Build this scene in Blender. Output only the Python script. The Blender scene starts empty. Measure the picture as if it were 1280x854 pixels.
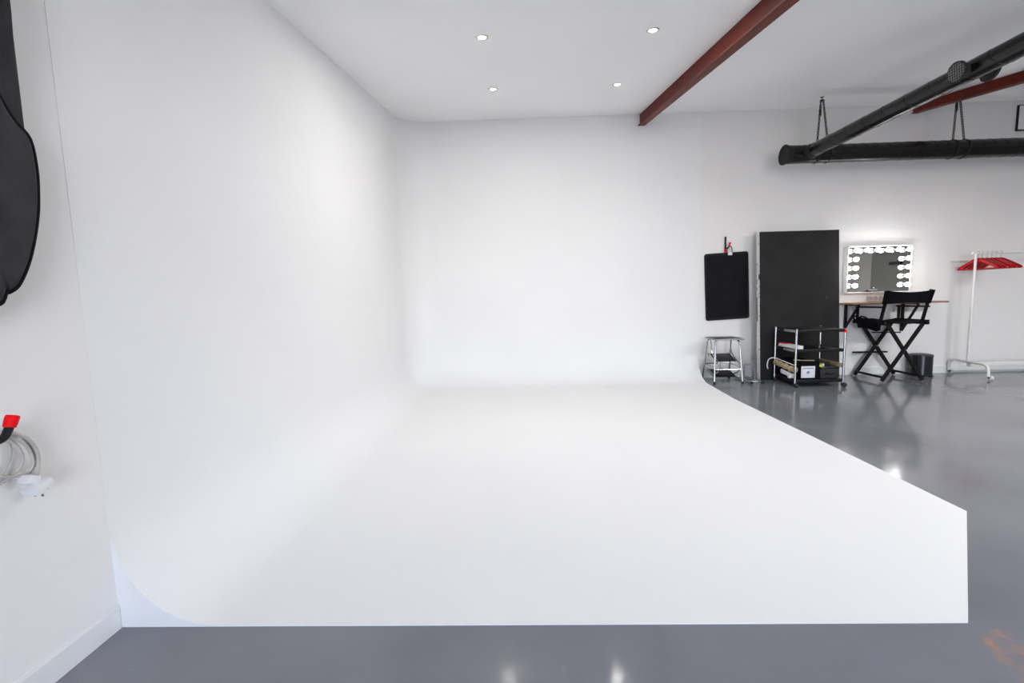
import bpy, bmesh, math, random
from mathutils import Vector, Matrix
random.seed(7)
C = bpy.context.scene.collection
V = Vector
PI = math.pi

# ------------------------------------------------------------------ camera
CAM_H, FOC, PITCH, YAW, ROLL = 1.1, 550.0, 0.1001, -0.0270, -0.0254
fwd = V((math.sin(YAW)*math.cos(PITCH), math.cos(YAW)*math.cos(PITCH), -math.sin(PITCH)))
r0 = V((math.cos(YAW), -math.sin(YAW), 0)); u0 = r0.cross(fwd)
rt = math.cos(ROLL)*r0 + math.sin(ROLL)*u0
up = -math.sin(ROLL)*r0 + math.cos(ROLL)*u0
cam_d = bpy.data.cameras.new('camera'); cam = bpy.data.objects.new('camera', cam_d); C.objects.link(cam)
cam_d.sensor_width = 36.0; cam_d.sensor_fit = 'HORIZONTAL'; cam_d.lens = FOC/1280.0*36.0
cam_d.clip_start = 0.05; cam_d.clip_end = 300
m = Matrix((rt, up, -fwd)).transposed().to_4x4(); m.translation = V((0, 0, CAM_H)); cam.matrix_world = m
bpy.context.scene.camera = cam

# ------------------------------------------------------------------ room numbers
BACK = 5.70                    # face of the cove and of the back wall
LEFT = -1.414                  # left wall
CEIL_B, SLOPE, BREAK = 3.298, 0.158, 2.3
REAR, RIGHT = -4.5, 9.0
WIN = (0.2, 2.6, 0.03, 2.45)   # open loading doorway behind the camera: x0 x1 z0 z1
def ceil_z(y): return CEIL_B - SLOPE*(BACK - max(y, BREAK))

# ------------------------------------------------------------------ sky, lights, exposure
world = bpy.data.worlds.new('sky'); bpy.context.scene.world = world; world.use_nodes = True
nt = world.node_tree; nt.nodes.clear()
wo = nt.nodes.new('ShaderNodeOutputWorld'); bg = nt.nodes.new('ShaderNodeBackground')
tc = nt.nodes.new('ShaderNodeTexCoord'); sx = nt.nodes.new('ShaderNodeSeparateXYZ'); rp = nt.nodes.new('ShaderNodeValToRGB')
nt.links.new(tc.outputs['Generated'], sx.inputs[0]); nt.links.new(sx.outputs['Z'], rp.inputs[0])
rp.color_ramp.elements[0].position = 0.0; rp.color_ramp.elements[0].color = (1.0, 0.985, 0.965, 1)
rp.color_ramp.elements[1].position = 0.55; rp.color_ramp.elements[1].color = (0.50, 0.66, 1.0, 1)
e = rp.color_ramp.elements.new(0.18); e.color = (0.70, 0.85, 1.12, 1)
nt.links.new(rp.outputs[0], bg.inputs['Color']); bg.inputs['Strength'].default_value = 13.5
nt.links.new(bg.outputs[0], wo.inputs[0])
pd = bpy.data.lights.new('doorway_portal', 'AREA'); pd.shape = 'RECTANGLE'
pd.size = WIN[1]-WIN[0]; pd.size_y = WIN[3]-WIN[2]; pd.cycles.is_portal = True
po = bpy.data.objects.new('doorway_portal', pd); C.objects.link(po)
po.location = ((WIN[0]+WIN[1])/2, REAR-0.02, (WIN[2]+WIN[3])/2); po.rotation_euler = (PI/2, 0, 0)   # light points to +y
sun_d = bpy.data.lights.new('sun', 'SUN'); sun_d.energy = 190.0; sun_d.angle = 0.01; sun_d.color = (1.0, 0.95, 0.88)
sun_o = bpy.data.objects.new('sun', sun_d); C.objects.link(sun_o); sun_o.rotation_euler = (math.radians(-38), math.radians(-12), 0)   # shines on the yard behind the building
def panel(x, y, sx_, sy_, watts, col):  # added out-of-view area light filling the right of the room, no fixture
    d = bpy.data.lights.new('added_ceiling_fill', 'AREA'); d.shape = 'RECTANGLE'; d.size = sx_; d.size_y = sy_; d.energy = watts; d.color = col
    o = bpy.data.objects.new('added_ceiling_fill', d); C.objects.link(o); o.location = (x, y, ceil_z(y)-.02)
panel(5.2, 1.2, 1.2, .6, 165, (.99, .975, .96))
FRONT_W, REAR_W = 13.5, 0.8
vs = bpy.context.scene.view_settings
vs.view_transform = 'Standard'; vs.look = 'None'; vs.gamma = 1.0; vs.use_curve_mapping = False
vs.exposure = 0.20

# ------------------------------------------------------------------ materials
def mat(name, col, rough=0.5, metal=0.0, var=0.06, scale=8.0, bump=0.0, bscale=60.0, emit=None, estr=0.0, spec=0.5, stretch=None, detail=4):
    M = bpy.data.materials.new(name); M.use_nodes = True
    n = M.node_tree.nodes; l = M.node_tree.links; b = n['Principled BSDF']
    b.inputs['Roughness'].default_value = rough; b.inputs['Metallic'].default_value = metal
    b.inputs['Specular IOR Level'].default_value = spec
    t = n.new('ShaderNodeTexCoord'); mp = n.new('ShaderNodeMapping'); l.new(t.outputs['Object'], mp.inputs[0])
    if stretch: mp.inputs['Scale'].default_value = stretch
    if var > 0:
        no = n.new('ShaderNodeTexNoise'); no.inputs['Scale'].default_value = scale; no.inputs['Detail'].default_value = detail
        l.new(mp.outputs[0], no.inputs['Vector'])
        r = n.new('ShaderNodeValToRGB'); l.new(no.outputs['Fac'], r.inputs[0])
        r.color_ramp.elements[0].position = 0.3; r.color_ramp.elements[1].position = 0.7
        r.color_ramp.elements[0].color = (*[c*(1-var) for c in col], 1)
        r.color_ramp.elements[1].color = (*[min(1, c*(1+var)) for c in col], 1)
        l.new(r.outputs[0], b.inputs['Base Color'])
    else:
        b.inputs['Base Color'].default_value = (*col, 1)
    if bump > 0:
        n2 = n.new('ShaderNodeTexNoise'); n2.inputs['Scale'].default_value = bscale; n2.inputs['Detail'].default_value = 3
        l.new(mp.outputs[0], n2.inputs['Vector'])
        bu = n.new('ShaderNodeBump'); bu.inputs['Strength'].default_value = bump; bu.inputs['Distance'].default_value = 0.01
        l.new(n2.outputs['Fac'], bu.inputs['Height']); l.new(bu.outputs[0], b.inputs['Normal'])
    if emit:
        b.inputs['Emission Color'].default_value = (*emit, 1); b.inputs['Emission Strength'].default_value = estr
    return M

M_cove = mat('matt_white_cove_paint', (0.85, 0.85, 0.85), 0.85, var=0.012, scale=1.2, bump=0.05, bscale=90, spec=0.15)
M_wall = mat('white_wall_paint', (0.845, 0.83, 0.815), 0.8, var=0.015, scale=1.5, bump=0.06, bscale=70, spec=0.2)
M_ceil = mat('white_ceiling_paint', (0.90, 0.90, 0.90), 0.85, var=0.012, scale=1.0, spec=0.15)
M_skirt = mat('white_skirting_gloss', (0.80, 0.80, 0.80), 0.45, var=0.03, scale=6)
M_greywall = mat('grey_painted_wall', (0.43, 0.41, 0.38), 0.7, var=0.03, scale=1.5)
M_greydoor = mat('grey_green_door_paint', (0.17, 0.17, 0.15), 0.6, var=0.04, scale=2)
M_ground = mat('outdoor_concrete', (0.42, 0.37, 0.32), 0.9, var=0.1, scale=0.8)
M_red = mat('red_oxide_steel_paint', (0.105, 0.014, 0.008), 0.55, var=0.18, scale=5, bump=0.08, bscale=40, spec=.15)
M_redlip = mat('worn_red_oxide_paint', (0.125, 0.033, 0.023), 0.55, var=0.2, scale=9, stretch=(3, .5, 3), spec=.15)
M_duct = mat('black_painted_duct', (0.006, 0.006, 0.0062), 0.24, var=0.3, scale=6, bump=0.05, bscale=25, spec=.32)
M_ductdark = mat('black_duct_cap', (0.012, 0.012, 0.013), 0.5, var=0.2, scale=10, spec=.25)
M_grillmesh = mat('grey_wire_mesh', (0.16, 0.16, 0.16), 0.6, 0.0, var=0.2, scale=50)
M_chain = mat('dark_steel_chain', (0.025, 0.023, 0.022), 0.45, 0.7, var=0.3, scale=50)
M_board = mat('black_painted_foam_board', (0.024, 0.023, 0.023), 0.7, var=0.14, scale=5, bump=0.06, bscale=160, spec=.12)
M_foam = mat('white_foam_core', (0.72, 0.72, 0.73), 0.8, var=0.12, scale=35, bump=0.3, bscale=120)
M_mat = mat('black_rubber_mat', (0.0075, 0.008, 0.0105), 0.7, var=0.25, scale=8, bump=0.15, bscale=300, spec=.1)
M_matrim = mat('black_mat_binding', (0.012, 0.012, 0.014), 0.6, var=0.2, scale=30, spec=.15)
M_black = mat('black_satin_metal', (0.009, 0.009, 0.010), 0.4, var=0.15, scale=20, spec=.25)
M_blackwood = mat('black_stained_wood', (0.010, 0.0095, 0.0095), 0.5, var=0.25, scale=12, stretch=(6, 1, 1), spec=.2)
M_canvas = mat('black_canvas', (0.006, 0.006, 0.008), 0.9, var=0.3, scale=15, bump=0.3, bscale=400, spec=.08)
M_rubber = mat('black_rubber', (0.012, 0.012, 0.012), 0.7, var=0.1, scale=40)
M_chrome = mat('chromed_steel_tube', (0.50, 0.50, 0.51), 0.2, 1.0, var=0.05, scale=30)
M_greymet = mat('grey_galvanised_steel', (0.42, 0.42, 0.43), 0.35, 0.85, var=0.15, scale=20)
M_alu = mat('dull_grey_metal', (0.35, 0.35, 0.36), 0.4, 0.8, var=0.1, scale=20)
M_wood = mat('oiled_wood_shelf', (0.30, 0.17, 0.095), 0.45, var=0.3, scale=10, stretch=(1, 9, 9))
M_tan = mat('tan_woven_fibre', (0.46, 0.35, 0.21), 0.8, var=0.35, scale=45, bump=0.6, bscale=140)
M_white = mat('white_powder_coat', (0.80, 0.79, 0.77), 0.35, var=0.04, scale=15)
M_whitepl = mat('white_plastic', (0.80, 0.80, 0.81), 0.35, var=0.03, scale=15)
M_paper = mat('white_paper', (0.80, 0.80, 0.80), 0.8, var=0.03, scale=20)
M_ink = mat('dark_print', (0.06, 0.06, 0.075), 0.7, var=0.1, scale=30)
M_inkgrey = mat('grey_print', (0.30, 0.31, 0.36), 0.7, var=0.1, scale=30)
M_blue = mat('pale_label_paper', (0.68, 0.70, 0.76), 0.7, var=0.05, scale=30)
M_tip = mat('red_vinyl_cap', (0.80, 0.003, 0.006), 0.45, var=0.08, scale=30, spec=.15)
M_hang = mat('red_lacquered_wood', (0.46, 0.004, 0.010), 0.35, var=0.12, scale=10, spec=.25)
M_lime = mat('yellow_green_plastic', (0.55, 0.80, 0.02), 0.4, var=0.1, scale=20)
M_cable = mat('grey_white_cable', (0.50, 0.48, 0.45), 0.45, var=0.12, scale=25)
M_bin = mat('black_lacquered_steel', (0.016, 0.017, 0.019), 0.25, var=0.1, scale=10)
M_binlid = mat('black_plastic_lid', (0.02, 0.02, 0.021), 0.35, var=0.1, scale=10)
M_fabric = mat('black_nylon_fabric', (0.031, 0.032, 0.035), 0.7, var=0.4, scale=7, bump=1.0, bscale=10, spec=.15)
M_fabricd = mat('dark_nylon_edge', (0.006, 0.006, 0.008), 0.7, var=0.2, scale=30, spec=.1)
M_socket = mat('pale_socket_plate', (0.66, 0.60, 0.56), 0.4, var=0.04, scale=20)
M_sockhole = mat('socket_recess', (0.42, 0.38, 0.36), 0.5, var=0.05, scale=20)
M_mirror = mat('silvered_glass', (0.80, 0.81, 0.80), 0.012, 1.0, var=0.0)
M_bulb = mat('lit_opal_bulb', (0.95, 0.95, 0.95), 0.3, var=0.0, emit=(1.0, 0.985, 0.96), estr=24.0)
M_led = mat('touch_led', (0.8, 0.85, 1.0), 0.3, var=0.0, emit=(0.8, 0.85, 1.0), estr=1.2)
M_lamp = mat('lit_downlight_lens', (1, 1, 1), 0.3, var=0.0, emit=(1.0, 0.96, 0.90), estr=170.0)
M_ring = mat('brushed_downlight_trim', (0.62, 0.58, 0.50), 0.35, 0.6, var=0.05, scale=30)

def floor_material():
    M = bpy.data.materials.new('grey_floor_paint'); M.use_nodes = True
    n = M.node_tree.nodes; l = M.node_tree.links; b = n['Principled BSDF']
    t = n.new('ShaderNodeTexCoord')
    no = n.new('ShaderNodeTexNoise'); no.inputs['Scale'].default_value = 1.6; no.inputs['Detail'].default_value = 6
    l.new(t.outputs['Object'], no.inputs['Vector'])
    r = n.new('ShaderNodeValToRGB'); l.new(no.outputs['Fac'], r.inputs[0])
    r.color_ramp.elements[0].position = .32; r.color_ramp.elements[0].color = (0.180, 0.187, 0.210, 1)
    r.color_ramp.elements[1].position = .70; r.color_ramp.elements[1].color = (0.222, 0.229, 0.253, 1)
    # scuffs: faint paler scratches
    mp = n.new('ShaderNodeMapping'); mp.inputs['Scale'].default_value = (7, 40, 1); mp.inputs['Rotation'].default_value = (0, 0, 0.5)
    l.new(t.outputs['Object'], mp.inputs[0])
    sc = n.new('ShaderNodeTexNoise'); sc.inputs['Scale'].default_value = 1.0; sc.inputs['Detail'].default_value = 5
    l.new(mp.outputs[0], sc.inputs['Vector'])
    sr = n.new('ShaderNodeMapRange'); sr.inputs[1].default_value = .66; sr.inputs[2].default_value = .8; sr.inputs[4].default_value = .35
    l.new(sc.outputs['Fac'], sr.inputs[0])
    mx = n.new('ShaderNodeMix'); mx.data_type = 'RGBA'; l.new(sr.outputs[0], mx.inputs[0])
    l.new(r.outputs[0], mx.inputs[6]); mx.inputs[7].default_value = (0.27, 0.27, 0.29, 1)
    # mottled orange-brown patch with a ragged outline, near the front corner of the cove
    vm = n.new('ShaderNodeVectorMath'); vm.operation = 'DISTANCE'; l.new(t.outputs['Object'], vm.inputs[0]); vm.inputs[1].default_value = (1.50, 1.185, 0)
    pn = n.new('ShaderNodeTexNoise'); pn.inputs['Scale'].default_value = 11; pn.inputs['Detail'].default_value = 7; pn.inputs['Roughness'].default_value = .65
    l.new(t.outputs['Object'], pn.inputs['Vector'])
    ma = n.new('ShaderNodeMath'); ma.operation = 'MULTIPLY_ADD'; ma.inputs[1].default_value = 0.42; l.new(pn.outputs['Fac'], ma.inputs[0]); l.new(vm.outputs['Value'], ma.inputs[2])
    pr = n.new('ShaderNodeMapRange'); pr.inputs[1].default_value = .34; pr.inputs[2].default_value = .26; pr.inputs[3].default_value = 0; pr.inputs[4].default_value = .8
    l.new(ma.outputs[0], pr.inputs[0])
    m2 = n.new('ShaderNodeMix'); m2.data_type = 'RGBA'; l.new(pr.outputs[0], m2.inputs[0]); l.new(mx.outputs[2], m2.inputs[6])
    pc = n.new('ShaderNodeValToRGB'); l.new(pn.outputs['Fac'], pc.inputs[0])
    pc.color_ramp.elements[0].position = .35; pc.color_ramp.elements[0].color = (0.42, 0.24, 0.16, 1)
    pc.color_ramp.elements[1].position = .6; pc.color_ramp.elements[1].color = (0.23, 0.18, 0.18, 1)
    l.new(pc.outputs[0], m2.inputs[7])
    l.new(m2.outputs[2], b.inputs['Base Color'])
    b.inputs['Specular IOR Level'].default_value = .36
    rr = n.new('ShaderNodeMapRange'); rr.inputs[3].default_value = .06; rr.inputs[4].default_value = .17
    l.new(no.outputs['Fac'], rr.inputs[0]); l.new(rr.outputs[0], b.inputs['Roughness'])
    bn = n.new('ShaderNodeTexNoise'); bn.inputs['Scale'].default_value = 14; bn.inputs['Detail'].default_value = 3
    l.new(t.outputs['Object'], bn.inputs['Vector'])
    bu = n.new('ShaderNodeBump'); bu.inputs['Strength'].default_value = .06; bu.inputs['Distance'].default_value = .01
    l.new(bn.outputs['Fac'], bu.inputs['Height']); l.new(bu.outputs[0], b.inputs['Normal'])
    return M
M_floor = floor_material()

# ------------------------------------------------------------------ mesh helpers
def B(): return bmesh.new()
def world_of(o):
    w = o.matrix_basis.copy(); p = o.parent
    while p: w = p.matrix_basis @ w; p = p.parent
    return w
def obj(name, bm, m_, parent=None, loc=None, smooth=True, angle=40):
    """links a bmesh given in world coordinates as ONE mesh object; origin at parent or loc"""
    bmesh.ops.recalc_face_normals(bm, faces=bm.faces)
    if parent is not None: bm.transform(world_of(parent).inverted())
    elif loc is not None: bm.transform(Matrix.Translation(-V(loc)))
    me = bpy.data.meshes.new(name); bm.to_mesh(me); bm.free()
    me.materials.append(m_)
    if smooth:
        me.polygons.foreach_set('use_smooth', [True]*len(me.polygons))
        me.set_sharp_from_angle(angle=math.radians(angle))
    o = bpy.data.objects.new(name, me); C.objects.link(o)
    if parent is not None: o.parent = parent
    elif loc is not None: o.location = loc
    return o
def tag(o, label=None, cat=None, group=None, kind=None):
    if label: o['label'] = label
    if cat: o['category'] = cat
    if group: o['group'] = group
    if kind: o['kind'] = kind
    return o
def thing(name, label, cat, loc=(0, 0, 0), rotz=0, group=None):
    o = bpy.data.objects.new(name, None); C.objects.link(o); o.empty_display_size = 0.1
    o.location = loc; o.rotation_euler = (0, 0, rotz)
    return tag(o, label, cat, group)
def struct(name, bm, m_, loc=(0, 0, 0), smooth=False):
    return tag(obj(name, bm, m_, loc=loc, smooth=smooth), kind='structure')
def dup(root, loc, label, rotz=None):
    r = root.copy(); C.objects.link(r); r.location = loc; r['label'] = label
    if rotz is not None: r.rotation_euler = (0, 0, rotz)
    for ch in list(root.children):
        c = ch.copy(); C.objects.link(c); c.parent = r
        for g in list(ch.children):
            d = g.copy(); C.objects.link(d); d.parent = c
    return r
def box(bm, x0, x1, y0, y1, z0, z1, bev=0.0, seg=2, rot=None):
    t = bmesh.new()
    bmesh.ops.create_cube(t, size=1)
    for v in t.verts: v.co = V(((x0+x1)/2+v.co.x*(x1-x0), (y0+y1)/2+v.co.y*(y1-y0), (z0+z1)/2+v.co.z*(z1-z0)))
    if bev: bmesh.ops.bevel(t, geom=t.edges[:], offset=bev, segments=seg, affect='EDGES', profile=.5)
    if rot is not None: t.transform(rot)
    join(bm, t)
def join(bm, t):
    me = bpy.data.meshes.new('tmp'); t.to_mesh(me); t.free(); bm.from_mesh(me); bpy.data.meshes.remove(me)
def about(p, axis, ang): return Matrix.Translation(V(p)) @ Matrix.Rotation(ang, 4, axis) @ Matrix.Translation(-V(p))
def tube(bm, pts, r, n=10, closed=False, cap=True):
    pts = [V(p) for p in pts]; N = len(pts)
    rs = r if isinstance(r, (list, tuple)) else [r]*N
    def tan(i):
        if closed: d = pts[(i+1) % N]-pts[i-1]
        else: d = pts[min(i+1, N-1)]-pts[max(i-1, 0)]
        return d.normalized()
    t0 = tan(0); a = V((0, 0, 1)) if abs(t0.z) < .9 else V((1, 0, 0)); u = (a-t0*a.dot(t0)).normalized()
    rings = []
    for i in range(N):
        t = tan(i); u = (u-t*u.dot(t)); u.normalize(); w = t.cross(u)
        rings.append([bm.verts.new(pts[i]+(u*math.cos(2*PI*k/n)+w*math.sin(2*PI*k/n))*rs[i]) for k in range(n)])
    for i in range(N if closed else N-1):
        A, Bq = rings[i], rings[(i+1) % N]
        for k in range(n): bm.faces.new((A[k], A[(k+1) % n], Bq[(k+1) % n], Bq[k]))
    if cap and not closed:
        bm.faces.new(rings[0][::-1]); bm.faces.new(rings[-1])
def bar(bm, p, q, w, h, upv=(0, 0, 1), bev=0.003):
    """rectangular bar from p to q, w across, h along upv"""
    p, q = V(p), V(q); d = (q-p); L = d.length; d.normalize()
    a = V(upv); a = (a-d*a.dot(d)).normalized(); s = d.cross(a)
    t = bmesh.new(); bmesh.ops.create_cube(t, size=1)
    for v in t.verts: v.co = V((v.co.x*L, v.co.y*w, v.co.z*h))
    if bev: bmesh.ops.bevel(t, geom=t.edges[:], offset=bev, segments=2, affect='EDGES')
    M = Matrix((d, s, a)).transposed().to_4x4(); M.translation = (p+q)/2
    t.transform(M); join(bm, t)
def lathe(bm, prof, M=None, n=24):
    """profile (r, z) about z, then matrix M"""
    M = M or Matrix.Identity(4); rings = []
    for r, z in prof:
        if r < 1e-6: rings.append([bm.verts.new(M @ V((0, 0, z)))])
        else: rings.append([bm.verts.new(M @ V((r*math.cos(2*PI*k/n), r*math.sin(2*PI*k/n), z))) for k in range(n)])
    for A, Q in zip(rings, rings[1:]):
        for k in range(n):
            k2 = (k+1) % n
            if len(A) == 1 and len(Q) == 1: continue
            if len(A) == 1: bm.faces.new((A[0], Q[k2], Q[k]))
            elif len(Q) == 1: bm.faces.new((A[k], A[k2], Q[0]))
            else: bm.faces.new((A[k], A[k2], Q[k2], Q[k]))
def T(x, y, z): return Matrix.Translation((x, y, z))
def along(p, d):
    """matrix taking +z to direction d at p"""
    M = V(d).to_track_quat('Z', 'Y').to_matrix().to_4x4(); M.translation = V(p); return M
def prism(bm, poly, f0, f1):
    """poly: list of 2D points; f0, f1 map a 2D point to 3D for the two faces"""
    a = [bm.verts.new(f0(p)) for p in poly]; b = [bm.verts.new(f1(p)) for p in poly]; n = len(poly)
    for i in range(n): bm.faces.new((a[i], a[(i+1) % n], b[(i+1) % n], b[i]))
    bm.faces.new(a[::-1]); bm.faces.new(b)
def arc(c, r, a0, a1, n): return [(c[0]+r*math.cos(a0+(a1-a0)*i/n), c[1]+r*math.sin(a0+(a1-a0)*i/n)) for i in range(n+1)]
def rrect(x0, x1, y0, y1, r, n=5):
    return (arc((x1-r, y1-r), r, 0, PI/2, n)+arc((x0+r, y1-r), r, PI/2, PI, n)+arc((x0+r, y0+r), r, PI, 1.5*PI, n)+arc((x1-r, y0+r), r, 1.5*PI, 2*PI, n))
def smoothpath(pts, k=6, closed=False):
    P = [V(p) for p in pts]; N = len(P); out = []
    rng = range(N) if closed else range(N-1)
    for i in rng:
        p0 = P[i-1] if (closed or i > 0) else P[0]; p1 = P[i]; p2 = P[(i+1) % N]
        p3 = P[(i+2) % N] if (closed or i+2 < N) else P[-1]
        for j in range(k):
            t = j/k
            out.append(.5*((2*p1)+(p2-p0)*t+(2*p0-5*p1+4*p2-p3)*t*t+(3*p1-p0-3*p2+p3)*t**3))
    if not closed: out.append(P[-1])
    return out
def pillow(bm, outline, to3, thick, rings=((1, 0), (.985, .35), (.93, .7), (.8, .92), (.5, 1), (0.01, 1.02))):
    """flat back, cushioned front; to3((a,b), height)"""
    cx = sum(p[0] for p in outline)/len(outline); cy = sum(p[1] for p in outline)/len(outline); n = len(outline); R = []
    for s, h in rings:
        R.append([bm.verts.new(to3((cx+(p[0]-cx)*s, cy+(p[1]-cy)*s), h*thick)) for p in outline])
    bm.faces.new(R[0][::-1]); bm.faces.new(R[-1])
    for A, Q in zip(R, R[1:]):
        for k in range(n): bm.faces.new((A[k], A[(k+1) % n], Q[(k+1) % n], Q[k]))

# ------------------------------------------------------------------ the setting
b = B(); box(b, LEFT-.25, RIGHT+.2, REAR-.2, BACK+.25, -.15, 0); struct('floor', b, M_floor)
b = B(); box(b, LEFT-.25, LEFT, REAR-.2, 1.3799, 0, 3.5); box(b, LEFT-.25, LEFT-.08, 1.3799, BACK+.25, 0, 3.5); struct('wall_left', b, M_wall)
b = B(); box(b, LEFT-.08, RIGHT, BACK+.006, BACK+.25, 0, 3.6); struct('wall_back', b, M_wall)
b = B(); box(b, RIGHT, RIGHT+.2, REAR-.2, BACK+.25, 0, 3.6); struct('wall_right', b, M_greywall)
b = B()
box(b, LEFT, WIN[0], REAR-.2, REAR, 0, 3.0); box(b, WIN[1], RIGHT, REAR-.2, REAR, 0, 3.0)
box(b, WIN[0], WIN[1], REAR-.2, REAR, WIN[3], 3.0); box(b, WIN[0], WIN[1], REAR-.2, REAR, 0, WIN[2])
struct('wall_rear', b, M_wall)
b = B()
zb = ceil_z(BACK+.25) + SLOPE*.25
prism(b, [(REAR-.2, ceil_z(BREAK)), (BREAK, ceil_z(BREAK)), (BACK+.25, CEIL_B+SLOPE*.25), (BACK+.25, 3.75), (REAR-.2, 3.75)],
      lambda p: V((LEFT-.2, p[0], p[1])), lambda p: V((RIGHT+.2, p[0], p[1])))
struct('ceiling', b, M_ceil)
b = B(); box(b, -60, 60, -70, REAR-.2, -.2, -.05); tag(struct('trim_1', b, M_ground), 'pale concrete yard outside the open rear doorway')
b = B(); box(b, RIGHT-.05, RIGHT, -.4, 2.6, 0, 2.6, .01); struct('door_1', b, M_greydoor)
b = B(); box(b, RIGHT-.12, RIGHT-.05, -.0+.22, .55, 1.655, 1.715, .01); tag(struct('trim_2', b, M_black), 'black bar fixed across the grey door, seen in the mirror')
# skirting boards with a small chamfered top
def skirt_prof(t, h): return [(0, 0), (t, 0), (t, h-.012), (t*.35, h), (0, h)]
b = B(); prism(b, skirt_prof(.006, .088), lambda p: V((LEFT+p[0], REAR, p[1])), lambda p: V((LEFT+p[0], 1.378, p[1]))); struct('baseboard_left', b, M_skirt)
b = B(); prism(b, skirt_prof(.014, .10), lambda p: V((2.245, BACK+.006-p[0], p[1])), lambda p: V((RIGHT, BACK+.006-p[0], p[1]))); struct('baseboard_back', b, M_skirt)
# painted-over cable trunking high on the back wall
for i, (x, w) in enumerate(((3.375, .03), (3.45, .02), (4.93, .03), (5.0, .03))):
    b = B(); box(b, x-w/2, x+w/2, BACK+.002, BACK+.008, 2.75, 3.29); struct('trim_%d' % (3+i), b, M_wall)

# the infinity cove: floor sheet, left wall, back wall and the radii joining them
RX, RY, RZ, Y0, EPS = .34, .42, .36, 1.380, .004
def xr(y): return 2.15+max(0, y-4.5)*.072
def shear(p):
    f = max(0, min(1, (2.2-p.x)/3.6)); return V((p.x-.010*(p.y-Y0)*f, p.y, p.z))
NS = 20
b = B()
def vtx(x, y, z): return b.verts.new(shear(V((x, y, z))))
CX, CY = -1.4125, BACK
ux = [(CX+RX-RX*math.sin(a), RZ-RZ*math.cos(a)) for a in [PI/2*i/NS for i in range(NS+1)]]   # floor -> left wall (x, z)
uy = [(CY-RY+RY*math.sin(a), RZ-RZ*math.cos(a)) for a in [PI/2*i/NS for i in range(NS+1)]]   # floor -> back wall (y, z)
ys = [Y0+(CY-RY-Y0)*i/10 for i in range(11)]
# left radius and left wall, swept along y
grid = []
for y in ys: grid.append([vtx(x, y, z+EPS) for x, z in ux]+[vtx(CX, y, RZ+EPS+(ceil_z(y)-RZ-EPS)*k/6) for k in range(1, 7)])
for A, Q in zip(grid, grid[1:]):
    for k in range(len(A)-1): b.faces.new((A[k], A[k+1], Q[k+1], Q[k]))
# corner: one column per angle from left wall round to back wall
cols = [grid[-1]]
for i in range(1, NS+1):
    a = PI/2*i/NS; col = []
    for j in range(NS+1):
        t = PI/2*j/NS
        col.append(vtx(CX+RX-RX*math.sin(t)*math.cos(a), CY-RY+RY*math.sin(t)*math.sin(a), RZ-RZ*math.cos(t)+EPS) if j else grid[-1][0])
    y = CY-RY+RY*math.sin(a); x = CX+RX-RX*math.cos(a)
    col += [vtx(x, y, RZ+EPS+(ceil_z(y)-RZ-EPS)*k/6) for k in range(1, 7)]
    cols.append(col)
# back radius and wall towards the right edge
pole = grid[-1][0]
xs_n = 8
for i in range(1, xs_n+1):
    col = []
    for (y, z) in uy: x0 = CX+RX; col.append(vtx(x0+(xr(y)-x0)*i/xs_n, y, z+EPS))
    for k in range(1, 7): col.append(vtx(CX+RX+(xr(CY)-CX-RX)*i/xs_n, CY, RZ+EPS+(ceil_z(CY)-RZ-EPS)*k/6))
    cols.append(col)
for A, Q in zip(cols, cols[1:]):
    for k in range(len(A)-1):
        vs_ = []
        for v in (A[k], A[k+1], Q[k+1], Q[k]):
            if v not in vs_: vs_.append(v)
        if len(vs_) > 2: b.faces.new(vs_)
# floor sheet
KN = (2.145, 2.11); FR = (1.434, 1.378)
front_edge = [g[0] for g in grid]                      # left side of the sheet
back_edge = [pole]+[c[0] for c in cols[NS+1:]]
right_pts = [vtx(xr(y), y, EPS) for y in (4.5, 3.3)]+[vtx(KN[0], KN[1], EPS)]
fr = vtx(FR[0], FR[1], EPS)
b.faces.new(front_edge+back_edge[1:]+right_pts+[fr])
# edges down to the floor, end faces of the radii
def wallto0(vs2):
    low = [b.verts.new(V((v.co.x, v.co.y, 0))) for v in vs2]
    for i in range(len(vs2)-1): b.faces.new((vs2[i], vs2[i+1], low[i+1], low[i]))
wallto0([grid[0][0], fr, right_pts[2], right_pts[1], right_pts[0], back_edge[-1]])
gl = grid[0]; o0 = b.verts.new(V((LEFT-.06, Y0, 0))); o1 = b.verts.new(V((gl[0].co.x, Y0, 0))); o2 = b.verts.new(V((LEFT-.06, Y0, ceil_z(Y0))))
b.faces.new([o0, o1]+gl+[o2])                            # front end face, showing the hollow radius
gr = cols[-1]; q0 = b.verts.new(V((gr[0].co.x, gr[0].co.y, 0))); q1 = b.verts.new(V((gr[-1].co.x, BACK+.006, 0))); q2 = b.verts.new(V((gr[-1].co.x, BACK+.006, ceil_z(BACK))))
b.faces.new([q1, q0]+gr+[q2])
cove = tag(obj('wall_cove', b, M_cove, loc=(0, 0, 0), smooth=True, angle=35), 'white painted infinity cove curving from floor into left and back walls', kind='structure')
wn = cove.modifiers.new('weighted_normals', 'WEIGHTED_NORMAL'); wn.keep_sharp = True; wn.weight = 100

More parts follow.
